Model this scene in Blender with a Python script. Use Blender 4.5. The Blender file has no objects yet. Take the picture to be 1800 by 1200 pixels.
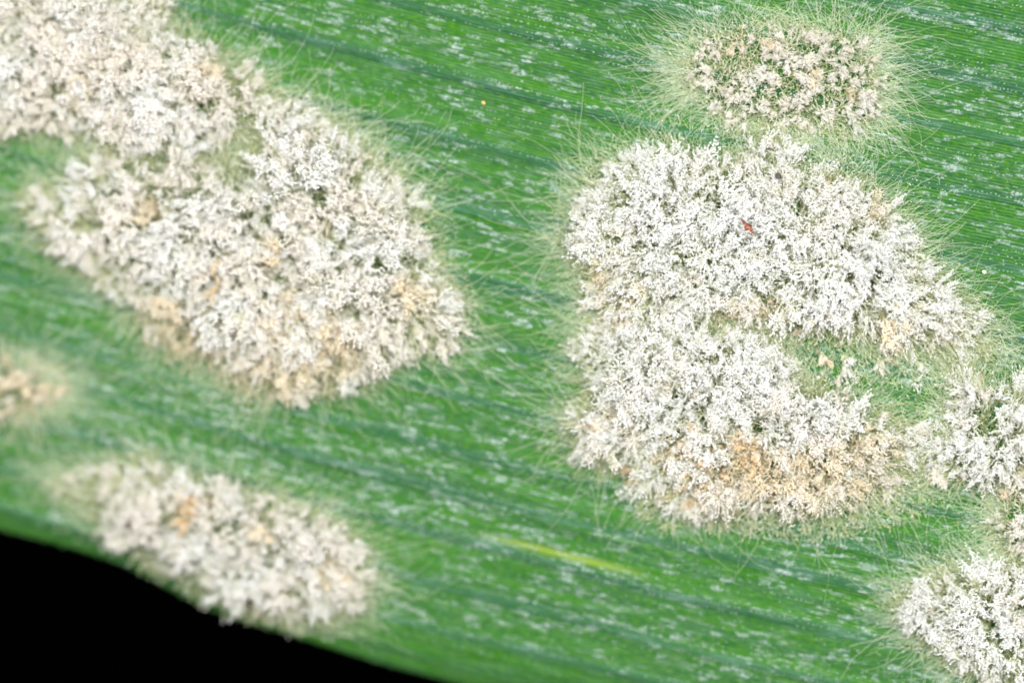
# Powdery mildew on a grass leaf, photographed through a macro lens.
# 1 Blender unit = 1 mm (scale_length says so); z points from the leaf to the lens.
import bpy, math, random
import numpy as np
from mathutils import Vector, Quaternion

sc = bpy.context.scene
COL = sc.collection
sc.unit_settings.system = 'METRIC'
sc.unit_settings.scale_length = 0.001
sc.unit_settings.length_unit = 'MILLIMETERS'

# ---------------------------------------------------------------- camera
CAM_D = 60.0                       # working distance
FRAME_W = 9.0                      # the frame is 9 mm wide at z = 0
cam = bpy.data.cameras.new('camera')
cam.sensor_width = 36.0
cam.lens = 36.0 * CAM_D / FRAME_W
cam.clip_start, cam.clip_end = 1.0, 500.0
cam.dof.use_dof = True
cam.dof.focus_distance = CAM_D - 0.03
cam.dof.aperture_fstop = cam.lens * 1e-3 / 4.0      # a pupil 4 mm wide
cam.dof.aperture_blades = 0
camo = bpy.data.objects.new('camera', cam)
COL.objects.link(camo)
camo.location = (0, 0, CAM_D)
sc.camera = camo

# ---------------------------------------------------------------- world and lamps (diffused flash, dark room)
world = bpy.data.worlds.new('World')
sc.world = world
world.use_nodes = True
world.node_tree.nodes['Background'].inputs[0].default_value = (0, 0, 0, 1)
world.node_tree.nodes['Background'].inputs[1].default_value = 0.0

def softbox(name, loc, size, power, color):
    l = bpy.data.lights.new(name, 'AREA')
    l.shape = 'RECTANGLE'
    l.size, l.size_y = size
    l.energy = power
    l.color = color
    o = bpy.data.objects.new(name, l)
    COL.objects.link(o)
    o.location = loc
    o.rotation_euler = (Vector((0, 0, 0)) - Vector(loc)).to_track_quat('-Z', 'Y').to_euler()
    return o

softbox('flash_softbox', (4, 22, 70), (60, 44), 122000, (1.0, 0.985, 0.96))
softbox('flash_softbox', (-48, -8, 56), (34, 34), 29000, (1.0, 0.98, 0.95))
softbox('flash_softbox', (46, -14, 56), (34, 34), 27000, (0.97, 0.99, 1.0))

sc.view_settings.view_transform = 'Standard'
sc.view_settings.look = 'None'
sc.view_settings.exposure = 0.0
sc.view_settings.gamma = 1.0
sc.view_settings.use_curve_mapping = False
cy = sc.cycles
cy.max_bounces = 20
cy.diffuse_bounces = 16
cy.glossy_bounces = 2
cy.transmission_bounces = 16
cy.transparent_max_bounces = 10
cy.use_adaptive_sampling = True
cy.adaptive_threshold = 0.025
cy.adaptive_min_samples = 16
cy.use_denoising = True
try: cy.denoiser = 'OPENIMAGEDENOISE'
except Exception: pass
cy.sample_clamp_indirect = 4.0
cy.blur_glossy = 0.5
cy.filter_width = 1.9                               # the lens is diffraction-soft at this magnification

# ---------------------------------------------------------------- leaf geometry functions (numpy)
rng = np.random.default_rng(11)
random.seed(11)

def sweep(X):                       # how far the veins have dropped at X
    t = np.asarray(X) + 4.5
    return 0.287 * t - 0.0044 * t * t

def tilt(X, Y):                     # the blade leans away to the lower left
    d = 0.072 * (X - 3.0) + 0.057 * (Y - 2.5)
    return d - 0.9 * np.minimum(d, 0) ** 2

def pix_flat(px, py):               # pixel of the photograph -> point on the leaning blade
    dx = (np.asarray(px, float) - 900.0) / 200.0
    dy = (600.0 - np.asarray(py, float)) / 200.0
    X, Y = dx.copy(), dy.copy()
    for _ in range(6):
        k = (CAM_D - tilt(X, Y)) / CAM_D
        X, Y = dx * k, dy * k
    return X, Y

_ep = np.array([(-260, 870), (-100, 903), (0, 926), (100, 950), (200, 980), (262, 1010), (325, 1048), (380, 1072), (440, 1090),
                (500, 1108), (600, 1140), (700, 1171), (800, 1195), (1000, 1243), (1400, 1335), (2200, 1490)], float)
_eX, _eY = pix_flat(_ep[:, 0], _ep[:, 1])
_eV = _eY + sweep(_eX)
def edgeV(X):
    X = np.asarray(X)
    w = np.linspace(-0.18, 0.18, 7)
    return sum(np.interp(X + d, _eX, _eV) for d in w) / len(w)

VEINS = [-1.52, -1.15, -0.68, -0.25, 0.11, 0.58, 1.15, 1.68, 2.25, 2.85, 3.42, 3.95, 4.45, 4.95, 5.45, 6.0]
def veinV(i, X):
    return VEINS[i] + 0.018 * np.sin(0.7 * X + 1.7 * i) + 0.008 * np.sin(2.3 * X + i)

def blade_z(X, V):
    Y = V - sweep(X)
    z = tilt(X, Y)
    e = V - edgeV(X)
    z = z - 0.16 * np.exp(-np.clip(e, 0, None) / 0.22)       # margin rolls away
    for i in range(len(VEINS)):
        d = V - veinV(i, X)
        z = z + 0.012 * np.exp(-(d / 0.085) ** 2) - 0.004 * np.exp(-((d + 0.17) / 0.07) ** 2)
    z = z + 0.004 * np.sin(V * 37.0 + 1.2 * np.sin(X * 1.3)) + 0.003 * np.sin(V * 71.0 + X)
    return z

def pix(px, py):                    # pixel -> point on the blade with all its relief
    dx = (np.asarray(px, float) - 900.0) / 200.0
    dy = (600.0 - np.asarray(py, float)) / 200.0
    X, Y = dx.copy(), dy.copy()
    for _ in range(6):
        Z = blade_z(X, Y + sweep(X))
        k = (CAM_D - Z) / CAM_D
        X, Y = dx * k, dy * k
    Z = blade_z(X, Y + sweep(X))
    return np.stack([X, Y, Z], -1)

def ground(P):                      # height of the blade under points
    return blade_z(P[..., 0], P[..., 1] + sweep(P[..., 0]))

# ---------------------------------------------------------------- mesh helpers
class Buf:
    def __init__(self):
        self.v, self.f, self.m, self.uv, self.n = [], [], [], [], 0
    def add(self, v, f, mat=0, uv=None):
        v = np.asarray(v, np.float64).reshape(-1, 3)
        f = np.asarray(f, np.int64).reshape(-1, 3)
        self.v.append(v); self.f.append(f + self.n)
        self.m.append(np.full(len(f), mat, np.int32) if np.isscalar(mat) else np.asarray(mat, np.int32))
        self.uv.append(np.zeros((len(v), 2)) if uv is None else np.asarray(uv).reshape(-1, 2))
        self.n += len(v)
    def mesh(self, name, mats, smooth=True, uv=False):
        v = np.concatenate(self.v); f = np.concatenate(self.f); m = np.concatenate(self.m)
        me = bpy.data.meshes.new(name)
        me.vertices.add(len(v)); me.vertices.foreach_set('co', v.astype(np.float32).ravel())
        me.loops.add(len(f) * 3); me.loops.foreach_set('vertex_index', f.astype(np.int32).ravel())
        me.polygons.add(len(f))
        me.polygons.foreach_set('loop_start', np.arange(0, len(f) * 3, 3, dtype=np.int32))
        me.polygons.foreach_set('loop_total', np.full(len(f), 3, np.int32))
        me.polygons.foreach_set('material_index', m)
        me.polygons.foreach_set('use_smooth', np.full(len(f), smooth, bool))
        for mt in mats: me.materials.append(mt)
        if uv:
            u = np.concatenate(self.uv)
            lay = me.uv_layers.new(name='leaf')
            lay.data.foreach_set('uv', u[f.ravel()].astype(np.float32).ravel())
        me.update(calc_edges=True)
        return me

def obj(name, mesh, parent=None, loc=None):
    o = bpy.data.objects.new(name, mesh)
    COL.objects.link(o)
    if parent is not None: o.parent = parent
    if loc is not None: o.location = loc
    return o

def tag(o, label=None, cat=None, group=None, kind=None):
    if label: o['label'] = label
    if cat: o['category'] = cat
    if group: o['group'] = group
    if kind: o['kind'] = kind
    return o

def norm(a):
    return a / np.maximum(np.linalg.norm(a, axis=-1, keepdims=True), 1e-9)

def frames(T):
    ref = np.where(np.abs(T[..., 2:3]) > 0.8, np.array([1.0, 0.2, 0.0]), np.array([0.0, 0.1, 1.0]))
    A = norm(np.cross(T, ref)); B = np.cross(T, A)
    return A, B

def tubes(buf, P, R, sides=3, mat=0):
    """P (N,K,3) paths, R (N,K) radii."""
    N, K, _ = P.shape
    T = np.empty_like(P)
    T[:, 1:-1] = P[:, 2:] - P[:, :-2]; T[:, 0] = P[:, 1] - P[:, 0]; T[:, -1] = P[:, -1] - P[:, -2]
    A, B = frames(norm(T))
    ang = np.arange(sides) * 2 * np.pi / sides
    ring = (A[:, :, None, :] * np.cos(ang)[None, None, :, None] + B[:, :, None, :] * np.sin(ang)[None, None, :, None])
    V = P[:, :, None, :] + ring * R[:, :, None, None]
    idx = np.arange(N * K * sides).reshape(N, K, sides)
    a = idx[:, :-1, :]; b = idx[:, 1:, :]
    a2 = np.roll(a, -1, 2); b2 = np.roll(b, -1, 2)
    f = np.concatenate([np.stack([a, a2, b2], -1).reshape(-1, 3), np.stack([a, b2, b], -1).reshape(-1, 3)])
    if not np.isscalar(mat):
        mm = np.repeat(np.asarray(mat), (K - 1) * sides); mat = np.concatenate([mm, mm])
    buf.add(V.reshape(-1, 3), f, mat)

_OF = np.array([(0, 2, 3), (0, 3, 4), (0, 4, 5), (0, 5, 2), (1, 3, 2), (1, 4, 3), (1, 5, 4), (1, 2, 5)])
def beads(buf, C, T, L, R, mat=0):
    """ovoid spores: centres C (N,3), axes T, half lengths L, radii R."""
    N = len(C)
    if N == 0: return
    A, B = frames(T)
    L = L[:, None]; R = R[:, None]
    V = np.stack([C + T * L, C - T * L, C + A * R, C + B * R, C - A * R, C - B * R], 1)
    f = (_OF[None] + (np.arange(N) * 6)[:, None, None]).reshape(-1, 3)
    if not np.isscalar(mat): mat = np.repeat(np.asarray(mat), 8)
    buf.add(V.reshape(-1, 3), f, mat)

# ---------------------------------------------------------------- materials
class NT:
    def __init__(self, name):
        self.mat = bpy.data.materials.new(name)
        self.mat.use_nodes = True
        self.t = self.mat.node_tree
        self.t.nodes.clear()
        self.out = self.t.nodes.new('ShaderNodeOutputMaterial')
    def n(self, typ, **kw):
        nd = self.t.nodes.new('ShaderNode' + typ)
        for k, v in kw.items(): setattr(nd, k, v)
        return nd
    def l(self, a, b): self.t.links.new(a, b)
    def val(self, sock, v):
        if hasattr(v, 'node'): self.l(v, sock)
        else: sock.default_value = v
    def math(self, op, a, b=0.0, c=None, clamp=False):
        nd = self.n('Math', operation=op, use_clamp=clamp)
        self.val(nd.inputs[0], a); self.val(nd.inputs[1], b)
        if c is not None: self.val(nd.inputs[2], c)
        return nd.outputs[0]
    def ramp(self, f, lo, hi):
        nd = self.n('MapRange', interpolation_type='SMOOTHSTEP')
        self.val(nd.inputs[0], f); nd.inputs[1].default_value = lo; nd.inputs[2].default_value = hi
        return nd.outputs[0]
    def mix(self, f, a, b):
        nd = self.n('Mix', data_type='RGBA')
        self.val(nd.inputs[0], f)
        self.val(nd.inputs[6], a if hasattr(a, 'node') else (*a, 1)); self.val(nd.inputs[7], b if hasattr(b, 'node') else (*b, 1))
        return nd.outputs[2]
    def vec(self, src, scale):
        nd = self.n('VectorMath', operation='MULTIPLY')
        self.l(src, nd.inputs[0]); nd.inputs[1].default_value = scale
        return nd.outputs[0]
    def noise(self, v, scale=1.0, detail=2.0, rough=0.5):
        nd = self.n('TexNoise')
        self.l(v, nd.inputs['Vector']); nd.inputs['Scale'].default_value = scale
        nd.inputs['Detail'].default_value = detail; nd.inputs['Roughness'].default_value = rough
        return nd.outputs[0]

def leaf_material(name, dark, mid, bright, bloom, gloss):
    m = NT(name)
    uv = m.n('UVMap', uv_map='leaf').outputs[0]
    sep = m.n('SeparateXYZ'); m.l(uv, sep.inputs[0])
    U, V = sep.outputs[0], sep.outputs[1]
    band = m.noise(m.vec(uv, (0.35, 7.0, 1)), 1.0, 3.0, 0.6)             # broad stripes along the blade
    fine = m.noise(m.vec(uv, (1.6, 46.0, 1)), 1.0, 2.0, 0.6)             # files of cells
    mott = m.noise(m.vec(uv, (16.0, 42.0, 1)), 1.0, 3.0, 0.65)
    cells = m.n('TexBrick', offset=0.37, offset_frequency=2, squash=1.0)
    m.l(uv, cells.inputs['Vector'])
    cells.inputs['Scale'].default_value = 1.0
    cells.inputs['Brick Width'].default_value = 0.085
    cells.inputs['Row Height'].default_value = 0.029
    cells.inputs['Mortar Size'].default_value = 0.0035
    cells.inputs['Mortar Smooth'].default_value = 0.6
    cells.inputs['Color1'].default_value = (0.25, 0.25, 0.25, 1)
    cells.inputs['Color2'].default_value = (0.85, 0.85, 0.85, 1)
    cells.inputs['Mortar'].default_value = (1, 1, 1, 1)
    cellv = m.n('RGBToBW'); m.l(cells.outputs['Color'], cellv.inputs[0])
    col = m.mix(m.ramp(band, 0.36, 0.66), dark, mid)
    col = m.mix(m.math('MULTIPLY', m.ramp(mott, 0.44, 0.70), 0.70), col, bright)
    col = m.mix(m.math('MULTIPLY', m.ramp(fine, 0.56, 0.72), 0.35), col, dark)
    col = m.mix(m.math('MULTIPLY', m.ramp(cellv.outputs[0], 0.25, 1.0), 0.16), col, bright)
    # thin bluish wax bloom, in patches and in the walls between the cells
    wx = m.noise(m.vec(uv, (2.2, 9.0, 1)), 1.0, 4.0, 0.7)
    col = m.mix(m.math('MULTIPLY', m.ramp(wx, 0.45, 0.78), bloom), col, (0.17, 0.31, 0.26))
    col = m.mix(m.math('MULTIPLY', cells.outputs['Fac'], 0.07), col, (0.22, 0.34, 0.24))
    # pale walls between the files of cells: thin broken lines along the blade
    warp = m.noise(m.vec(uv, (0.8, 3.0, 1)), 1.0, 2.0, 0.5)
    ph = m.math('ADD', m.math('MULTIPLY', V, 2 * math.pi / 0.0285), m.math('MULTIPLY', warp, 4.0))
    ln = m.ramp(m.math('SINE', ph), 0.35, 1.0)
    brk = m.noise(m.vec(uv, (5.0, 30.0, 1)), 1.0, 3.0, 0.7)
    ln = m.math('MULTIPLY', ln, m.ramp(brk, 0.40, 0.62))
    col = m.mix(m.math('MULTIPLY', ln, 0.26), col, (0.28, 0.42, 0.31))
    dk = m.ramp(m.math('SINE', ph), -0.3, -1.0)
    col = m.mix(m.math('MULTIPLY', dk, 0.42), col, dark)
    # one chlorotic yellow streak
    du = m.math('DIVIDE', m.math('SUBTRACT', U, 0.47), 0.62)
    dv = m.math('DIVIDE', m.math('SUBTRACT', V, -0.575), 0.032)
    st = m.math('EXPONENT', m.math('MULTIPLY', m.math('ADD', m.math('POWER', m.math('ABSOLUTE', du), 4.0), m.math('MULTIPLY', dv, dv)), -1.0))
    col = m.mix(m.math('MULTIPLY', st, 0.48), col, (0.30, 0.38, 0.05))
    # relief of cells
    h = m.math('ADD', m.math('MULTIPLY', fine, 0.9), m.math('MULTIPLY', ln, 0.5))
    gr = m.noise(m.vec(uv, (60.0, 60.0, 1)), 1.0, 2.0, 0.6)
    h = m.math('ADD', h, m.math('MULTIPLY', gr, 0.25))
    bp = m.n('Bump'); bp.inputs['Strength'].default_value = 0.55; bp.inputs['Distance'].default_value = 0.02
    m.l(h, bp.inputs['Height'])
    p = m.n('BsdfPrincipled')
    m.l(col, p.inputs['Base Color']); m.l(bp.outputs[0], p.inputs['Normal'])
    p.inputs['Roughness'].default_value = gloss
    p.inputs['Specular IOR Level'].default_value = 0.035
    m.l(p.outputs[0], m.out.inputs[0])
    return m.mat

M_BLADE = leaf_material('leaf_green', (0.011, 0.066, 0.020), (0.022, 0.116, 0.007), (0.070, 0.200, 0.002), 0.15, 0.42)
M_VEIN = leaf_material('vein_green', (0.015, 0.066, 0.032), (0.024, 0.098, 0.032), (0.036, 0.140, 0.014), 0.36, 0.42)

def hyaline(name, col, alpha, transl, varcol=None, vscale=3.0, spec=0.0, facing=None):
    """soft scattering fungal matter: diffuse + light passing through, partly clear."""
    m = NT(name)
    geo = m.n('NewGeometry')
    c = col
    if varcol is not None:
        nz = m.noise(geo.outputs['Position'], vscale, 3.0, 0.6)
        c = m.mix(m.ramp(nz, 0.42, 0.68), col, varcol)
    d = m.n('BsdfDiffuse'); m.val(d.inputs[0], c if hasattr(c, 'node') else (*c, 1))
    t = m.n('BsdfTranslucent'); m.val(t.inputs[0], c if hasattr(c, 'node') else (*c, 1))
    mx = m.n('MixShader'); mx.inputs[0].default_value = transl
    m.l(d.outputs[0], mx.inputs[1]); m.l(t.outputs[0], mx.inputs[2])
    s = mx.outputs[0]
    if spec > 0:
        g = m.n('BsdfGlossy'); g.inputs['Roughness'].default_value = 0.3
        ms = m.n('MixShader'); ms.inputs[0].default_value = spec
        m.l(s, ms.inputs[1]); m.l(g.outputs[0], ms.inputs[2]); s = ms.outputs[0]
    if alpha < 1:
        tr = m.n('BsdfTransparent')
        ma = m.n('MixShader'); ma.inputs[0].default_value = alpha
        m.l(tr.outputs[0], ma.inputs[1]); m.l(s, ma.inputs[2]); s = ma.outputs[0]
    m.l(s, m.out.inputs[0])
    return m.mat

M_SPORE = hyaline('white_spores', (0.980, 0.984, 0.982), 1.0, 0.48, (0.978, 0.970, 0.952), 2.2, 0.02)
M_CREAM = hyaline('cream_spores', (0.978, 0.960, 0.932), 1.0, 0.48, (0.968, 0.935, 0.885), 3.0, 0.02)
M_TAN = hyaline('tan_spores', (0.955, 0.890, 0.735), 1.0, 0.48, (0.970, 0.940, 0.865), 9.0)
M_BROWN = hyaline('brown_spores', (0.885, 0.735, 0.490), 1.0, 0.48, (0.950, 0.870, 0.700), 9.0)
M_STALK = hyaline('leaf_lit_stalks', (0.80, 0.84, 0.56), 1.0, 0.5)  # opaque; leaf-green light that clear stalks would pass on is put into the colour
M_STALK_TAN = hyaline('tan_stalks', (0.90, 0.84, 0.66), 1.0, 0.5)
M_HYPHA = hyaline('clear_hyphae', (0.74, 0.82, 0.62), 1.0, 0.5)
SPORES = [M_SPORE, M_CREAM, M_TAN, M_BROWN]

def simple(name, col, rough=0.6, spec=0.4, var=None, vs=30.0):
    m = NT(name)
    p = m.n('BsdfPrincipled')
    geo = m.n('NewGeometry')
    if var is not None:
        c = m.mix(m.ramp(m.noise(geo.outputs['Position'], vs, 3.0, 0.6), 0.4, 0.62), col, var)
        m.l(c, p.inputs['Base Color'])
    else: p.inputs['Base Color'].default_value = (*col, 1)
    p.inputs['Roughness'].default_value = rough
    p.inputs['Specular IOR Level'].default_value = spec
    m.l(p.outputs[0], m.out.inputs[0])
    return m.mat
M_BLACK = simple('void_black', (0.0004, 0.0004, 0.0005), 1.0, 0.0)  # near-zero colour holds the darkness of the unlit void
M_FLAKE = simple('red_brown_flake', (0.28, 0.070, 0.018), 0.45, 0.5, (0.07, 0.015, 0.006), 26.0)
M_SPECK = simple('dark_speck', (0.035, 0.030, 0.028), 0.6, 0.4, (0.10, 0.09, 0.08), 40.0)
M_GRAIN = simple('pale_grain', (0.85, 0.82, 0.70), 0.35, 0.6)
M_GRAIN_Y = simple('amber_grain', (0.80, 0.50, 0.20), 0.35, 0.6)
M_SILICA = simple('clear_silica', (0.30, 0.42, 0.34), 0.16, 0.9)

def wax_material():
    m = NT('bluish_wax')
    uv = m.n('UVMap', uv_map='leaf').outputs[0]       # uv = position inside the patch, -1..1
    ln = m.n('VectorMath', operation='LENGTH'); m.l(uv, ln.inputs[0])
    geo = m.n('NewGeometry')
    nz = m.noise(geo.outputs['Position'], 42.0, 3.0, 0.7)
    a = m.math('SUBTRACT', 1.0, m.ramp(ln.outputs['Value'], 0.45, 1.0))
    a = m.math('MULTIPLY', a, m.ramp(nz, 0.34, 0.68))
    big = m.noise(geo.outputs['Position'], 3.0, 2.0, 0.6)
    a = m.math('MULTIPLY', a, m.math('ADD', m.math('MULTIPLY', m.ramp(big, 0.35, 0.7), 0.75), 0.25))
    oi = m.n('ObjectInfo')
    a = m.math('MULTIPLY', a, 0.58, clamp=True)
    d = m.n('BsdfPrincipled'); d.inputs['Base Color'].default_value = (0.50, 0.62, 0.60, 1)
    d.inputs['Roughness'].default_value = 0.4
    t = m.n('BsdfTransparent')
    mx = m.n('MixShader'); m.l(a, mx.inputs[0]); m.l(t.outputs[0], mx.inputs[1]); m.l(d.outputs[0], mx.inputs[2])
    m.l(mx.outputs[0], m.out.inputs[0])
    return m.mat
M_WAX = wax_material()

# ---------------------------------------------------------------- setting: black sheet added far behind for the unlit void
b = Buf()
b.add([(-150, -150, -60), (150, -150, -60), (150, 150, -60), (-150, 150, -60)], [(0, 1, 2), (0, 2, 3)])
tag(obj('void_sheet', b.mesh('void_sheet', [M_BLACK])), kind='structure')

# ---------------------------------------------------------------- the leaf
leaf = obj('grass_leaf', None)
tag(leaf, 'broad green grass leaf with parallel veins spotted with powdery mildew', 'leaf')

def grid_faces(nu, nv):
    idx = np.arange(nu * nv).reshape(nu, nv)
    a, b_, c, d = idx[:-1, :-1], idx[1:, :-1], idx[1:, 1:], idx[:-1, 1:]
    return np.concatenate([np.stack([a, b_, c], -1).reshape(-1, 3), np.stack([a, c, d], -1).reshape(-1, 3)])

xs = np.linspace(-6.2, 6.2, 210)
es = np.concatenate([np.linspace(0, 0.5, 36)[:-1], np.linspace(0.5, 8.2, 350)])
XX, EE = np.meshgrid(xs, es, indexing='ij')
VV = edgeV(XX) + EE
VV = np.minimum(VV, 6.3)
ZZ = blade_z(XX, VV)
top = np.stack([XX, VV - sweep(XX), ZZ], -1)
b = Buf()
b.add(top, grid_faces(len(xs), len(es)), 0, np.stack([XX, VV], -1))
# rounded margin and underside
und = []
for k, (dv, dz) in enumerate([(0, 0), (-0.030, -0.028), (-0.040, -0.07), (-0.030, -0.115), (0.0, -0.15), (0.4, -0.12), (2.0, -0.16), (7.6, -0.16)]):
    v = edgeV(xs) + dv
    v = np.minimum(v, 6.3)
    zz = blade_z(xs, np.maximum(v, edgeV(xs))) + dz
    und.append(np.stack([xs, v - sweep(xs), zz], -1))
und = np.stack(und, 1)
uvu = np.stack([und[..., 0], und[..., 1] + sweep(und[..., 0])], -1)
b.add(und, grid_faces(len(xs), und.shape[1])[:, ::-1], 0, uvu)
obj('blade', b.mesh('blade', [M_BLADE], uv=True), leaf)

# veins: low rounded ridges standing proud of the blade
for i in range(len(VEINS)):
    x = np.linspace(-6.1, 6.1, 240)
    c = veinV(i, x)
    w = 0.048 * (1 + 0.18 * np.sin(x * 1.9 + i) + 0.08 * np.sin(x * 6.1 + 2 * i))
    k = np.linspace(-1, 1, 9)
    Vv = c[:, None] + w[:, None] * k[None]
    keep = (c - w) > edgeV(x) + 0.05
    if keep.sum() < 20: continue
    i0 = np.argmax(keep); i1 = len(x) - np.argmax(keep[::-1])
    x, Vv = x[i0:i1], Vv[i0:i1]
    Xg = np.repeat(x[:, None], 9, 1)
    Zg = blade_z(Xg, Vv) + 0.010 * np.sqrt(np.clip(1 - k[None] ** 2, 0, 1)) - 0.0035
    Zg = Zg + 0.002 * np.sin(x * 61 + i)[:, None] * np.sin(k * 9)[None]
    b = Buf()
    b.add(np.stack([Xg, Vv - sweep(Xg), Zg], -1), grid_faces(len(x), 9), 0, np.stack([Xg, Vv], -1))
    obj('vein', b.mesh('vein', [M_VEIN], uv=True), leaf)

# teeth along the margin
b = Buf()
ring = np.array([(-1, 0), (-0.5, 0.8), (0.5, 0.8), (1, 0), (0.5, -0.8), (-0.5, -0.8)])
vs = [(-0.012 * 0 + r[0] * 0.05, 0.03, r[1] * 0.03) for r in ring] + [(r[0] * 0.03 + 0.012, -0.012, r[1] * 0.018 - 0.006) for r in ring] + [(0.036, -0.034, -0.008)]
fs = []
for k in range(6):
    k2 = (k + 1) % 6
    fs += [(k, k2, 6 + k2), (k, 6 + k2, 6 + k), (6 + k, 6 + k2, 12)]
b.add(vs, fs, 0, [(0, 0)] * 13)
tooth_mesh = b.mesh('tooth', [M_BLADE], uv=True)
x = -4.9
while x < 0.6:
    v = float(edgeV(np.array([x]))[0]); z = float(blade_z(np.array([x]), np.array([v]))[0])
    o = obj('tooth', tooth_mesh, leaf, (x, v - float(sweep(x)) - 0.022, z - 0.055))
    sl = math.atan2(float(edgeV(np.array([x + .1]))[0] - edgeV(np.array([x - .1]))[0]) - float(sweep(x + .1) - sweep(x - .1)), 0.2)
    o.rotation_euler = (0, 0, sl + random.uniform(-.15, .15))
    s = random.uniform(0.6, 1.05)
    o.scale = (s, s, s)
    x += random.uniform(0.13, 0.19)

# ---------------------------------------------------------------- wax patches: rows of pale flakes between the veins
def pix_of(P):
    k = CAM_D / (CAM_D - P[..., 2])
    return P[..., 0] * k * 200 + 900, 600 - P[..., 1] * k * 200

rows = []
for i in range(len(VEINS) - 1):
    gap = VEINS[i + 1] - VEINS[i]
    for fr in (0.16, 0.28, 0.40, 0.52, 0.63, 0.74, 0.86, 0.97):
        rows.append((i, fr, rng.uniform(0.25, 1.0)))
patches = []
for (i, fr, dens) in rows:
    X = -5.0 + rng.uniform(0, .2)
    while X < 5.0:
        X += rng.uniform(0.10, 0.26) / (0.45 + dens)
        dloc = 0.5 + 0.5 * math.sin(X * 1.1 + 3 * i + 9 * fr) * math.sin(X * 0.37 + fr * 17)
        if rng.random() > 0.25 + 0.75 * dloc * dens: continue
        c0 = float(veinV(i, X)); c1 = float(veinV(i + 1, X))
        V = c0 + (c1 - c0) * fr + rng.normal(0, 0.02)
        if V < float(edgeV(np.array([X]))[0]) + 0.05: continue
        patches.append((X, V, rng.uniform(0.045, 0.105), rng.uniform(0.012, 0.026), rng.random()))
        for _ in range(3):
            patches.append((X + rng.uniform(-.12, .12), V + rng.normal(0, .03), rng.uniform(0.014, 0.045), rng.uniform(0.006, 0.012), 0))
NW = []
def wax_variant():
    n = 12
    a = np.arange(n) * 2 * np.pi / n
    rr = (np.abs(np.cos(a)) ** 4 + np.abs(np.sin(a)) ** 4) ** -0.25 * (1 + rng.normal(0, 0.10, n))
    vs = [(0, 0, 0.09)]; uvs = [(0, 0)]
    for q, h in ((0.5, 0.075), (1.0, 0.0)):
        for k in range(n):
            vs.append((q * rr[k] * math.cos(a[k]), q * rr[k] * math.sin(a[k]), h + (rng.normal(0, 0.02) if q < 1 else 0)))
            uvs.append((q * math.cos(a[k]), q * math.sin(a[k])))
    fs = []
    for k in range(n):
        k2 = (k + 1) % n
        fs += [(0, 1 + k, 1 + k2), (1 + k, 1 + n + k, 1 + n + k2), (1 + k, 1 + n + k2, 1 + k2)]
    return np.array(vs), np.array(fs), np.array(uvs)
WV = [wax_variant() for _ in range(10)]
wax_meshes = []
for (vs, fs, uvs) in WV:
    b = Buf(); b.add(vs, fs, 0, uvs); wax_meshes.append(b.mesh('wax_patch', [M_WAX], uv=True))

def wax_frame(X, V):
    e = 0.03
    p = lambda x, v: np.stack([x, v - sweep(x), blade_z(x, v)], -1)
    P = p(X, V)
    tu = norm(p(X + e, V) - p(X - e, V)); tv = p(X, V + e) - p(X, V - e)
    nz = norm(np.cross(tu, tv)); tv = np.cross(nz, tu)
    return P, tu, tv, nz

def in_poly(px, py, poly):
    poly = np.asarray(poly, float)
    x0, y0 = poly[:, 0], poly[:, 1]
    x1, y1 = np.roll(x0, -1), np.roll(y0, -1)
    px = np.asarray(px, float)[..., None]; py = np.asarray(py, float)[..., None]
    c = ((y0 > py) != (y1 > py)) & (px < (x1 - x0) * (py - y0) / (y1 - y0 + 1e-12) + x0)
    return (c.sum(-1) % 2) == 1

def poly_dist(px, py, poly):
    poly = np.asarray(poly, float)
    A = poly; B = np.roll(poly, -1, 0)
    if len(px) > 4000:
        return np.concatenate([poly_dist(px[k:k + 4000], py[k:k + 4000], poly) for k in range(0, len(px), 4000)])
    P = np.stack([np.asarray(px, float), np.asarray(py, float)], -1)[..., None, :]
    AB = B - A
    t = np.clip(((P - A) * AB).sum(-1) / ((AB * AB).sum(-1) + 1e-9), 0, 1)
    return np.linalg.norm(P - (A + t[..., None] * AB), axis=-1).min(-1)

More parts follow.
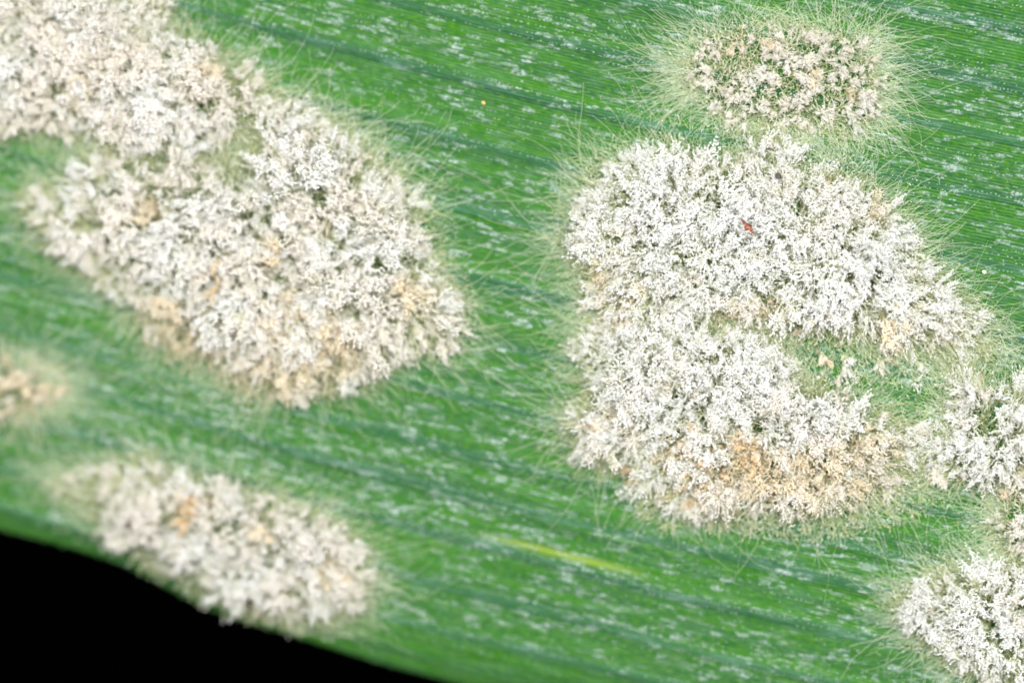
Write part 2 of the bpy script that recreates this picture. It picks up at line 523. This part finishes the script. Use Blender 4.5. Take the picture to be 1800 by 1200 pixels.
# ---------------------------------------------------------------- the colonies: outlines and tints read off the photograph
COLONIES = [
 dict(label='long warm white mildew colony with an orange dot, touching the broadest cream colony', tint=1, hgt=1.05, cover=1.0, centres=[(70, 90), (330, 190)],
  poly=[(-70,-50),(240,-40),(300,50),(370,105),(430,150),(520,195),(590,235),(550,262),(430,235),(330,262),(235,258),(150,228),(60,212),(-70,235)],
  tans=[(165,78,20,3),(75,160,26,2),(150,152,22,2),(350,145,24,2),(345,188,20,2),(300,190,30,1),(60,200,40,1),(400,180,60,1),(200,90,60,1),(120,190,40,1)],
  gaps=[(265,250,26),(420,215,22),(250,60,14)]),
 dict(label='broadest cream white mildew colony with orange tan flecks and a shaggy tan lower side', tint=1, hgt=1.1, cover=1.0, centres=[(300, 390), (560, 460)],
  poly=[(110,335),(200,258),(300,268),(400,286),(480,245),(600,255),(660,290),(720,350),(742,430),(790,520),(790,590),(700,612),(640,652),(520,690),(440,680),(360,622),(270,592),(245,540),(180,480),(80,412),(55,350)],
  tans=[(268,372,28,2),(410,458,24,3),(486,442,24,2),(515,535,26,3),(470,548,22,3),(590,603,40,2),(330,560,46,2),(430,620,60,1),(540,650,60,1),(690,520,22,2),(560,600,60,2),(560,390,20,2),(640,640,40,2),(290,575,50,2),(210,440,60,1),(350,600,60,2),(450,640,70,2),(560,650,60,2)],
  gaps=[(440,330,26),(260,300,24),(400,300,20),(560,340,18),(700,470,22),(150,380,16),(520,620,26),(690,590,24),(410,650,28),(480,668,30),(300,588,22),(590,640,24),(360,560,18)]),
 dict(label='blurred cream white mildew colony hanging over the toothed leaf edge', lean=0.8, tint=1, hgt=1.0, cover=0.95, centres=[(390, 950)],
  poly=[(100,852),(180,832),(268,808),(350,850),(460,872),(560,912),(625,960),(640,1030),(590,1085),(500,1095),(400,1062),(320,1022),(240,968),(175,905)],
  tans=[(350,895,20,3),(290,875,28,1),(450,925,30,2),(440,1052,24,2),(575,1000,28,2),(500,1060,40,1),(560,930,40,1),(200,860,50,1)],
  gaps=[(300,860,22),(430,880,22),(370,1000,16),(520,1030,18)]),
 dict(label='small blurred orange tan mildew colony with hardly any white', lean=0.6, tint=2, hgt=0.7, cover=0.75, centres=[(10, 685)],
  poly=[(-60,635),(20,632),(75,655),(105,690),(60,722),(-60,735)], tans=[(10,690,50,2),(15,720,20,3)], gaps=[]),
 dict(label='thin lacy tan mildew colony with sparse short tufts and orange crumbs', tint=1, hgt=0.6, cover=0.75, web=1.1, fur=0.45, lean=0.55, aged=True, centres=[(1280, 125), (1370, 150), (1465, 130)],
  poly=[(1190,125),(1240,70),(1330,40),(1440,55),(1525,70),(1545,130),(1540,200),(1480,238),(1380,225),(1290,220),(1225,170)],
  tans=[(1310,100,34,2),(1378,112,24,2),(1425,145,36,2),(1478,168,26,2),(1320,195,50,1),(1240,130,50,1),(1380,70,60,1),(1480,110,60,1),(1420,200,60,1)], gaps=[(1290,60,26)]),
 dict(label='large bright white mildew colony carrying a red brown flake', tint=0, hgt=1.08, cover=1.0, web=1.7, centres=[(1220, 420), (1450, 480)],
  poly=[(1008,420),(1038,360),(1058,310),(1120,288),(1180,275),(1260,302),(1340,268),(1385,255),(1402,312),(1480,318),(1545,370),(1592,430),(1640,500),(1715,555),(1728,612),(1640,603),(1560,606),(1480,580),(1400,560),(1300,552),(1230,545),(1160,568),(1080,592),(1058,540),(1045,480)],
  tans=[(1075,482,28,2),(1100,525,34,2),(1088,558,18,2),(1462,335,20,2),(1530,382,24,2),(1548,582,40,2),(1300,556,40,2),(1365,275,24,1),(1270,540,24,2),(1640,585,30,1),(1330,590,60,2),(1420,610,70,2),(1500,600,60,1),(1390,640,40,2)],
  under=[[(1230,545),(1480,580),(1600,610),(1720,620),(1690,660),(1560,690),(1400,665),(1290,600)]],
  gaps=[(1180,340,15),(1350,330,14),(1395,385,16),(1450,440,14),(1200,500,16),(1110,440,12),(1160,545,18),(1540,520,14),(1630,540,16)]),
 dict(label='white mildew colony with a large orange brown patch along its lower rim', tint=0, hgt=1.05, cover=1.0, centres=[(1200, 680), (1440, 770)],
  poly=[(1028,622),(1060,582),(1130,562),(1220,556),(1290,592),(1365,602),(1382,660),(1450,692),(1520,722),(1600,752),(1606,800),(1560,850),(1500,885),(1420,898),(1330,890),(1240,890),(1160,872),(1110,822),(1030,790),(1010,742),(1048,700)],
  tans=[(1200,780,30,3),(1262,796,46,3),(1310,768,30,2),(1345,822,46,3),(1330,852,30,3),(1420,802,60,2),(1480,832,56,2),(1092,740,30,2),(1225,866,34,3),(1390,860,50,2),(1105,825,20,3),(1290,880,50,2),(1520,800,40,2),(1170,885,40,1),(1460,770,24,1),(1350,920,70,1),(1560,860,60,1)],
  under=[[(1080,850),(1240,890),(1420,898),(1560,850),(1700,835),(1740,870),(1640,900),(1560,925),(1440,950),(1300,930),(1150,925)]],
  gaps=[(1395,700,16),(1250,640,13),(1110,650,13),(1180,720,12),(1070,715,18),(1300,720,14),(1480,760,16),(1280,815,12),(1440,840,20),(1520,850,28),(1475,872,24),(1565,815,22),(1250,885,18),(1400,880,16)]),
 dict(label='white mildew colony with a tall curled plume and a low white ridge', tint=0, hgt=1.1, cover=0.95, centres=[(1740, 780)],
  poly=[(1590,800),(1640,775),(1690,755),(1660,705),(1680,642),(1712,650),(1735,705),(1780,690),(1870,630),(1870,835),(1760,832),(1700,832),(1640,822)],
  tans=[(1790,850,30,2),(1690,835,30,1)], gaps=[(1740,735,18),(1760,720,14)]),
 dict(label='thin cream tan mildew colony just below the colony with the curled plume', tint=1, hgt=0.8, cover=0.75, centres=[(1810, 920)],
  poly=[(1772,838),(1870,836),(1870,990),(1785,985),(1755,930),(1762,880)], tans=[(1790,850,34,2),(1790,930,40,1)], gaps=[(1750,890,20)]),
 dict(label='compact white mildew colony with a pale green fringe and no orange patch', tint=0, hgt=1.05, cover=1.0, centres=[(1770, 1090)],
  poly=[(1588,1062),(1640,1012),(1720,1008),(1762,1000),(1870,975),(1870,1215),(1745,1192),(1680,1150),(1622,1112)],
  tans=[(1620,1030,18,1),(1800,1075,24,1)], gaps=[(1690,1070,18),(1660,1120,16),(1760,1040,12)]),
]

# loose wax patches that the colonies do not hide; the largest 300 singly
for i in range(len(VEINS)):           # a crust of small flakes along the upper flank of each vein
    X = -5.0
    while X < 5.0:
        X += rng.uniform(0.03, 0.12)
        if rng.random() < 0.35 + 0.3 * math.sin(X * 1.3 + 2.2 * i): continue
        patches.append((X, float(veinV(i, X)) + 0.055 + rng.normal(0, 0.012), rng.uniform(0.02, 0.055), rng.uniform(0.007, 0.015), 0))
PA = np.array(patches)
fP, fu, fv, fn = wax_frame(PA[:, 0], PA[:, 1])
fx, fy = pix_of(fP)
okp = (fx > -40) & (fx < 1840) & (fy > -40) & (fy < 1240) & (PA[:, 1] > edgeV(PA[:, 0]) + 0.03)
for c in COLONIES: okp &= ~in_poly(fx, fy, c['poly'])
vis = [(PA[k, 2] * PA[k, 3], fP[k], fu[k], fv[k], fn[k], PA[k, 2], PA[k, 3]) for k in np.nonzero(okp)[0]]
vis.sort(key=lambda t: -t[0])
from mathutils import Matrix
rest = Buf()
for k, (_, P, tu, tv, nz, a, w) in enumerate(vis):
    j = int(rng.integers(len(WV)))
    fl = 1 if rng.random() < .5 else -1
    h = 0.06
    R = np.stack([tu * a * fl, tv * w * fl, nz * h], 1)
    P = P + nz * 0.003
    if k < 300:
        o = obj('wax_patch', wax_meshes[j], leaf)
        M = Matrix.Identity(4)
        for r_ in range(3):
            for c_ in range(3): M[r_][c_] = R[r_, c_]
            M[r_][3] = P[r_]
        o.matrix_local = M
    else:
        vs, fs, uvs = WV[j]
        rest.add(vs @ R.T + P, fs, 0, uvs)
o = obj('wax_flecks', rest.mesh('wax_flecks', [M_WAX], uv=True), leaf); o['kind'] = 'stuff'

# rows of glassy silica cells on the veins and between them
Cs, Ts, Ls, Rs = [], [], [], []
for i in range(len(VEINS)):
    for off in (-0.030, 0.020, 0.052, 0.10, 0.155, 0.21, 0.27, 0.33, -0.10):
        on = abs(off) < 0.06
        X = np.arange(-4.9, 4.9, 0.036) + rng.normal(0, 0.005, int(math.ceil(9.8 / 0.036)))[: len(np.arange(-4.9, 4.9, 0.036))]
        keep = rng.random(len(X)) < (0.5 + 0.5 * np.sin(X * 0.9 + 5 * off * 20 + i * 2.1)) ** 2 * (0.85 if on else 0.5)
        X = X[keep]
        V = veinV(i, X) + off + rng.normal(0, 0.003, len(X))
        ok = V > edgeV(X) + 0.04
        X, V = X[ok], V[ok]
        Z = blade_z(X, V) + (0.008 * np.sqrt(max(0, 1 - (off / .062) ** 2)) if on else 0.0)
        Cs.append(np.stack([X, V - sweep(X), Z], -1))
        t = np.stack([np.ones_like(X), -0.2 * np.ones_like(X), np.zeros_like(X)], -1)
        Ts.append(norm(t)); Ls.append(rng.uniform(0.007, 0.014, len(X))); Rs.append(rng.uniform(0.005, 0.0085, len(X)))
b = Buf()
beads(b, np.concatenate(Cs), np.concatenate(Ts), np.concatenate(Ls), np.concatenate(Rs))
o = obj('silica_cells', b.mesh('silica_cells', [M_SILICA]), leaf); o['kind'] = 'stuff'

# ---------------------------------------------------------------- tufts: bundles of stalks carrying chains of spores
def chains(buf, base, d0, H, curl, n_b, rb, smat, bmat, split=0.45, jit=0.006, pull=None):
    """filaments: base (N,3), direction d0 (N,3), height H (N), curl (N,3); spores on the upper part."""
    N = len(base)
    K = 5
    t = np.linspace(0, 1, K)[None, :, None]
    tip = base + d0 * H[:, None] + curl
    if pull is not None: tip = pull(tip)
    mid = base + d0 * H[:, None] * 0.5
    path = lambda s: (1 - s) ** 2 * base[:, None] + 2 * s * (1 - s) * mid[:, None] + s * s * tip[:, None]
    P = path(t * (split + 0.25))
    R = np.repeat(rb * np.array([1.0, 0.9, 0.85, 0.8, 0.7])[None] * 0.62, N, 0) * rng.uniform(.8, 1.2, (N, 1))
    tubes(buf, P, R, 3, smat)
    s = np.linspace(split, 1.0, n_b)[None, :, None] + rng.normal(0, 0.012, (N, n_b, 1))
    C = path(s)
    C = C + rng.normal(0, jit, C.shape) * s ** 1.5
    T = np.empty_like(C); T[:, :-1] = C[:, 1:] - C[:, :-1]; T[:, -1] = C[:, -1] - C[:, -2]
    Ln = np.linalg.norm(T, axis=-1)
    C = C.reshape(-1, 3); T = norm(T.reshape(-1, 3))
    L = np.clip(Ln.reshape(-1) * 0.60, 0.009, 0.0150)
    Rr = rb * rng.uniform(0.75, 1.3, len(C))
    bm = bmat if np.isscalar(bmat) else np.repeat(bmat, n_b)
    beads(buf, C, T, L, Rr, bm)
    return C

def make_tuft(H0=0.36, ns=5, per=9):
    """a few strands, each of several spore chains stuck together, on a common foot of stalks"""
    buf = Buf()
    heads = []
    a0 = rng.uniform(0, 6.283)
    common = rng.normal(0, 0.10, 2)
    for q in range(ns):
        a = a0 + q * 6.283 / ns + rng.normal(0, 0.5)
        r = rng.uniform(0.008, 0.034)
        rad = np.array([math.cos(a), math.sin(a)])
        sp = rng.uniform(0.04, 0.40)
        dz = norm(np.array([rad[0] * sp + common[0], rad[1] * sp + common[1], 1.0]))
        n = max(4, int(per * rng.uniform(0.6, 1.4)))
        H = H0 * rng.uniform(0.72, 1.12)
        hook = rng.normal(0, 0.045, 3); hook[2] = -abs(hook[2]) * 0.7
        base = np.stack([rad[0] * r + rng.normal(0, 0.009, n), rad[1] * r + rng.normal(0, 0.009, n), np.full(n, -0.02)], -1)
        d0 = norm(dz[None] + rng.normal(0, 0.05, (n, 3)))
        Hs = H * rng.uniform(0.70, 1.06, n)
        curl = hook[None] * rng.uniform(0.5, 1.3, (n, 1)) + rng.normal(0, 0.012, (n, 3))
        stray = rng.random(n) < 0.15
        curl[stray] += rng.normal(0, 0.035, (stray.sum(), 3))
        C = chains(buf, base, d0, Hs, curl, 9, 0.0064, 0, 1, split=rng.uniform(0.48, 0.64), jit=0.0062)
        heads.append(C[C[:, 2] > H * 0.55])
    up = np.concatenate(heads)
    beads(buf, np.array([[0.0, 0.0, -0.012]]), np.array([[0.0, 0.0, 1.0]]), np.array([0.03]), np.array([0.05]), 0)      # the common foot
    k = 7 * ns                                            # loose spores and short broken chains caught in the heads
    c0 = up[rng.integers(0, len(up), k)]
    dd = norm(rng.normal(0, 1, (k, 3)) * np.array([1, 1, 0.7]))
    q = np.arange(3)[None, :, None] * 0.015
    F = c0[:, None] + dd[:, None] * q + rng.normal(0, 0.003, (k, 3, 3))
    beads(buf, F.reshape(-1, 3), np.repeat(dd, 3, 0), rng.uniform(0.009, 0.014, k * 3), rng.uniform(0.0045, 0.0066, k * 3), 1)
    return buf

NV = 22
TUFTS = {}
for ti, (st, spm) in enumerate([(M_STALK, M_SPORE), (M_STALK, M_CREAM), (M_STALK_TAN, M_TAN), (M_STALK_TAN, M_BROWN)]):
    TUFTS[ti] = [make_tuft(H0=rng.uniform(0.24, 0.42) if ti < 2 else rng.uniform(0.22, 0.34), ns=int(rng.integers(4, 9)), per=int(rng.integers(7, 14))).mesh('tuft', [st, spm]) for _ in range(NV if ti < 2 else 9)]

def scatter(poly, n, gaps, mind, tries=24):
    """spaced points inside an outline (Poisson disc), thinner in the gaps."""
    poly = np.asarray(poly, float)
    lo, hi = poly.min(0), poly.max(0)
    cand = lo + (hi - lo) * rng.random((n * tries, 2))
    cand = cand[in_poly(cand[:, 0], cand[:, 1], poly)]
    # ragged rim and natural clumping
    nz = (np.sin(cand[:, 0] * .071 + 1.3 * np.sin(cand[:, 1] * .043)) * np.sin(cand[:, 1] * .083 + 1.1 * np.sin(cand[:, 0] * .037)))
    cand = cand[nz > -0.28]
    rimd = poly_dist(cand[:, 0], cand[:, 1], poly) + 20 * np.sin(cand[:, 0] * .05 + cand[:, 1] * .031) + 12 * np.sin(cand[:, 0] * .11 - cand[:, 1] * .093 + 1)
    cand = cand[rng.random(len(cand)) < np.clip((rimd + 4) / 30, 0.03, 1)]
    nz = 0
    nz2 = np.sin(cand[:, 0] * .19 + 2.1 * np.sin(cand[:, 1] * .061 + 1)) * np.sin(cand[:, 1] * .23 + 1.9 * np.sin(cand[:, 0] * .053))
    cand = cand[nz2 > -0.30]
    for (gx, gy, gr) in gaps:
        d = np.hypot(cand[:, 0] - gx, (cand[:, 1] - gy) * 1.15)
        cand = cand[(d > gr) | (rng.random(len(cand)) < 0.004)]
    pts = np.empty((0, 2))
    for c in cand:
        if len(pts) >= n: break
        if len(pts) == 0 or (np.hypot(*(pts - c).T) > mind).all(): pts = np.vstack([pts, c])
    return pts

def tint_at(px, py, col):
    """tint class per point: 0 white 1 cream 2 tan 3 brown"""
    t = np.full(len(px), col['tint'])
    if col['tint'] == 1: t = np.where(rng.random(len(px)) < (0.08 if col.get('aged') else 0.45), 0, 1)
    elif col['tint'] == 0: t = np.where(rng.random(len(px)) < 0.10, 1, 0)
    for (tx, ty, tr, k) in col['tans']:
        d = np.hypot(px - tx, py - ty) / tr
        hit = rng.random(len(px)) < np.clip(1.35 - d, 0, 0.82)
        kk = np.where(rng.random(len(px)) < 0.3, max(k - 1, 1), k)
        t = np.where(hit, kk, t)
    return t

def lean_dir(px, py, col, amount):
    """outward from the nearest centre of growth, in world xy"""
    cs = np.asarray(col['centres'], float)
    d = np.stack([px, py], -1)[:, None] - cs[None]
    dist = np.linalg.norm(d, axis=-1)
    wgt = 1 / (dist + 40) ** 2
    v = (d * wgt[..., None]).sum(1) / wgt.sum(1)[:, None]
    size = np.sqrt(np.ptp(np.asarray(col['poly'])[:, 0]) * np.ptp(np.asarray(col['poly'])[:, 1])) * 0.5
    v = v / size * amount
    v = v / np.maximum(1.0, np.linalg.norm(v, axis=-1, keepdims=True) / 0.85)
    return np.stack([v[:, 0], -v[:, 1]], -1)

tri_total = 0
for col in COLONIES:
    poly = np.asarray(col['poly'], float)
    cx, cyy = np.mean(np.asarray(col['centres'], float), 0)
    root_p = pix(np.array([cx]), np.array([cyy]))[0]
    root = obj('mildew_colony', None, None, root_p)
    tag(root, col['label'], 'mildew', 'mildew colonies growing on the leaf')
    area = 0.5 * abs(np.dot(poly[:, 0], np.roll(poly[:, 1], -1)) - np.dot(poly[:, 1], np.roll(poly[:, 0], -1)))
    want = int(min(300 - 15 * len(col.get('under', [])), area / 520 * col['cover']))
    mind = 0.70 * math.sqrt(area / max(want, 1)) if col['cover'] > .6 else 18
    pts = scatter(poly, want, col['gaps'], mind)
    nmain = len(pts)
    for up in col.get('under', [])[:1] if 'flake' in col['label'] else []:
        pts = np.vstack([pts, scatter(up, 9, [], 30)])
    P = pix(pts[:, 0], pts[:, 1])
    onleaf = P[:, 1] + sweep(P[:, 0]) > edgeV(P[:, 0]) + 0.17
    pts, P = pts[onleaf], P[onleaf]
    rim = poly_dist(pts[:, 0], pts[:, 1], poly)
    tint = tint_at(pts[:, 0], pts[:, 1], col)
    ld = lean_dir(pts[:, 0], pts[:, 1], col, col.get('lean', 1.2))
    for k in range(min(len(pts), 300)):
        fam = TUFTS[int(tint[k])]
        o = obj('tuft', fam[int(rng.integers(len(fam)))], root, P[k] - root_p)
        L = ld[k] + rng.normal(0, 0.20, 2)
        d = Vector((L[0], L[1], 1.0)).normalized()
        o.rotation_mode = 'QUATERNION'
        o.rotation_quaternion = Vector((0, 0, 1)).rotation_difference(d) @ Quaternion((0, 0, 1), rng.uniform(0, 6.283))
        s = col['hgt'] * rng.uniform(0.6, 1.2) * (0.58 + 0.42 * min(1.0, rim[k] / 50.0))
        if not in_poly(pts[k, 0], pts[k, 1], poly): s *= 0.62
        o.scale = (s * rng.uniform(0.95, 1.3), s * rng.uniform(0.95, 1.3), s)

    # undergrowth: single short conidiophores standing between the tufts and in a fringe round the rim
    c = poly.mean(0)
    lo, hi = poly.min(0) - 60, poly.max(0) + 60
    n = int(np.clip(area / 13, 1500, 12000))
    q = lo + (hi - lo) * rng.random((n * 4, 2))
    ins = in_poly(q[:, 0], q[:, 1], poly)
    dist = np.zeros(len(q)); dist[~ins] = poly_dist(q[~ins, 0], q[~ins, 1], poly)
    prob = np.where(ins, 0.75, 0.75 * np.exp(-dist / 15.0))
    for up in col.get('under', []):
        prob = np.maximum(prob, 0.34 * in_poly(q[:, 0], q[:, 1], up))
    clump = np.sin(q[:, 0] * .083 + 2 * np.sin(q[:, 1] * .047)) * np.sin(q[:, 1] * .102 + 2 * np.sin(q[:, 0] * .039))
    prob = prob * (0.62 + 0.38 * clump) * np.where(ins, 1.0, col.get('fur', 1.0))
    q = q[rng.random(len(q)) < prob][:n]
    ins = in_poly(q[:, 0], q[:, 1], poly); dist = poly_dist(q[:, 0], q[:, 1], poly)
    B = pix(q[:, 0], q[:, 1])
    onleaf = B[:, 1] + sweep(B[:, 0]) > edgeV(B[:, 0]) + 0.04
    q, B, ins, dist = q[onleaf], B[onleaf], ins[onleaf], dist[onleaf]
    tt = tint_at(q[:, 0], q[:, 1], col)
    ld = lean_dir(q[:, 0], q[:, 1], col, 0.9) + rng.normal(0, 0.35, (len(q), 2))
    d0 = norm(np.concatenate([ld, np.ones((len(q), 1))], 1))
    tall = ins & (dist > 14) & (rng.random(len(q)) < 0.18)
    H = np.where(tall, rng.uniform(0.22, 0.37, len(q)), rng.uniform(0.08, 0.24, len(q))) * col['hgt'] * np.where(ins, 0.75 + 0.25 * np.minimum(dist / 60, 1), 0.75 * np.exp(-dist / 60))
    buf = Buf()
    B[:, 2] -= 0.01
    L0 = B - root_p
    curl = rng.normal(0, 0.028, (len(q), 3))
    tip = L0 + d0 * H[:, None] + curl
    mid = L0 + d0 * H[:, None] * 0.5
    tubes(buf, np.stack([L0, mid * 0.9 + (L0 + tip) * 0.05, tip], 1), np.repeat(np.array([[0.0042, 0.0036, 0.0024]]), len(q), 0) * rng.uniform(.7, 1.2, (len(q), 1)), 3, np.where(tt >= 2, 1, 0))
    has = rng.random(len(q)) < np.where(ins, 0.45, 0.35)
    T = norm((tip - mid)[has]); th = tt[has]
    for e in range(8):
        if e == 2:
            has = tall & (rng.random(len(q)) < 0.9); T = norm((tip - mid)[has]); th = tt[has]
        beads(buf, tip[has] - T * (0.017 * e) + rng.normal(0, 0.002, T.shape), T, rng.uniform(0.008, 0.013, len(T)), rng.uniform(0.0042, 0.0062, len(T)), 2 + th)
    o = obj('undergrowth', buf.mesh('undergrowth', [M_STALK, M_STALK_TAN] + SPORES), root)
    o['kind'] = 'stuff'

    # mycelium: clear threads creeping over the blade, outward and along the cell files
    n = int(np.clip(np.sqrt(area) * 6.0 * col.get('web', 1.0), 700, 4200))
    # starts near the rim
    edge_i = rng.integers(0, len(poly), n); f = rng.random(n)
    st = poly[edge_i] * (1 - f)[:, None] + np.roll(poly, -1, 0)[edge_i] * f[:, None]
    cen = np.asarray(col['centres'], float)
    near = cen[np.argmin(np.linalg.norm(st[:, None] - cen[None], axis=-1), 1)]
    st = near + (st - near) * rng.uniform(0.6, 1.18, (n, 1))
    head = norm(st - near)
    along = np.array([0.97, 0.235])
    sgn = np.sign((head * along).sum(1))[:, None]
    head = norm(head * rng.uniform(0.2, 1.0, (n, 1)) + along * sgn * rng.uniform(0.0, 1.0, (n, 1)) + rng.normal(0, 0.45, (n, 2)))
    K = 8
    ln = rng.gamma(2.4, 24.0, n).clip(20, 210)
    turn = rng.normal(0, 0.05, (n, 1)) + rng.normal(0, 0.30, (n, K))
    ang = np.arctan2(head[:, 1], head[:, 0])[:, None] + turn.cumsum(1) * 0.6
    step = (ln / K)[:, None]
    path = st[:, None] + np.stack([np.cos(ang) * step, np.sin(ang) * step], -1).cumsum(1)
    W = pix(path[..., 0], path[..., 1])
    arch = np.sin(np.linspace(0, np.pi, K))[None] * rng.uniform(0, 0.05, (n, 1)) * (rng.random((n, 1)) < 0.25)
    W[..., 2] += 0.006 + arch
    R = np.repeat(np.linspace(1.0, 0.6, K)[None], n, 0) * rng.uniform(0.0016, 0.0030, (n, 1))
    keep = (np.abs(path[:, 0, 0] - 900) < 1010) & (np.abs(path[:, 0, 1] - 600) < 700)
    V = W[..., 1] + sweep(W[..., 0])
    keep &= (V > edgeV(W[..., 0]) + 0.02).all(1)
    buf = Buf()
    tubes(buf, W[keep] - root_p, R[keep], 3, 0)
    o = obj('mycelium', buf.mesh('mycelium', [M_HYPHA]), root)
    o['kind'] = 'stuff'

# ---------------------------------------------------------------- debris lying on the mildew and the leaf
def blob(sections, mat, name, seg=8, lump=0.18):
    """a closed lumpy body: sections = [(x, y, z, radius)]"""
    S = np.asarray(sections, float)
    P, R = S[:, :3], S[:, 3]
    T = norm(np.gradient(P, axis=0)); A, B = frames(T)
    a = np.arange(seg) * 2 * np.pi / seg
    rr = R[:, None] * (1 + rng.normal(0, lump, (len(S), seg)))
    V = P[:, None] + A[:, None] * (np.cos(a) * rr)[..., None] + B[:, None] * (np.sin(a) * rr)[..., None] * 0.8
    idx = np.arange(len(S) * seg).reshape(len(S), seg)
    i0, i1 = idx[:-1], idx[1:]
    f = np.concatenate([np.stack([i0, np.roll(i0, -1, 1), np.roll(i1, -1, 1)], -1).reshape(-1, 3),
                        np.stack([i0, np.roll(i1, -1, 1), i1], -1).reshape(-1, 3)])
    buf = Buf(); n = len(S) * seg
    vs = np.concatenate([V.reshape(-1, 3), P[:1], P[-1:]])
    caps = [(n, (k + 1) % seg, k) for k in range(seg)] + [(n + 1, n - seg + k, n - seg + (k + 1) % seg) for k in range(seg)]
    buf.add(vs, np.concatenate([f, np.array(caps)]))
    return buf.mesh(name, [mat])

p = pix(np.array([1310.0]), np.array([402.0]))[0]
flake = obj('debris_flake', None, None, p + np.array([0, 0, 0.43]))
flake.scale = (1.15, 1.15, 1.15)
tag(flake, 'tiny red brown flake lying on the bright white mildew', 'debris')
obj('body', blob([(-0.005, 0.030, 0.0, 0.012), (0.0, 0.018, 0.002, 0.026), (0.010, 0.0, 0.004, 0.030), (0.018, -0.016, 0.0, 0.020), (0.022, -0.026, -0.004, 0.026), (0.030, -0.044, -0.01, 0.014), (0.034, -0.055, -0.014, 0.006)], M_FLAKE, 'body'), flake)
obj('tail', blob([(-0.046, 0.076, 0.004, 0.003), (-0.036, 0.062, 0.006, 0.009), (-0.022, 0.044, 0.004, 0.011), (-0.006, 0.024, 0.0, 0.010)], M_FLAKE, 'tail', 6), flake)
obj('lobe', blob([(0.012, 0.022, 0.0, 0.006), (0.026, 0.016, 0.004, 0.014), (0.034, 0.006, 0.0, 0.008)], M_SPECK, 'lobe', 6), flake)

for (px, py, s, h, m, nm, lab) in [
    (1366, 311, 0.030, 0.30, M_SPECK, 'dark_speck', 'dark grey speck caught at the upper rim of the bright white mildew'),
    (165, 463, 0.014, 0.02, M_SPECK, 'dark_speck', 'tiny black speck on green leaf below the broadest cream colony'),
    (1730, 478, 0.017, 0.015, M_GRAIN, 'pale_grain', 'round cream grain alone on the green leaf'),
    (850, 181, 0.016, 0.012, M_GRAIN_Y, 'amber_grain', 'tiny amber grain on the green leaf among pale wax flecks'),
    (1438, 663, 0.012, 0.10, M_GRAIN, 'pale_grain', 'tiny shiny grain in the sparse hollow between two white colonies'),
]:
    p = pix(np.array([float(px)]), np.array([float(py)]))[0] + np.array([0, 0, h])
    o = obj(nm, blob([(-s, s * .6, 0, s * .25), (-s * .6, s * .35, 0, s * .75), (0, 0, 0, s), (s * .6, -s * .35, 0, s * .7), (s * .95, -s * .55, 0, s * .25)], m, nm, 8, 0.16), None, p)
    tag(o, lab, 'speck' if 'speck' in nm else 'grain')

print('TRIS', sum(len(m.polygons) for m in bpy.data.meshes))
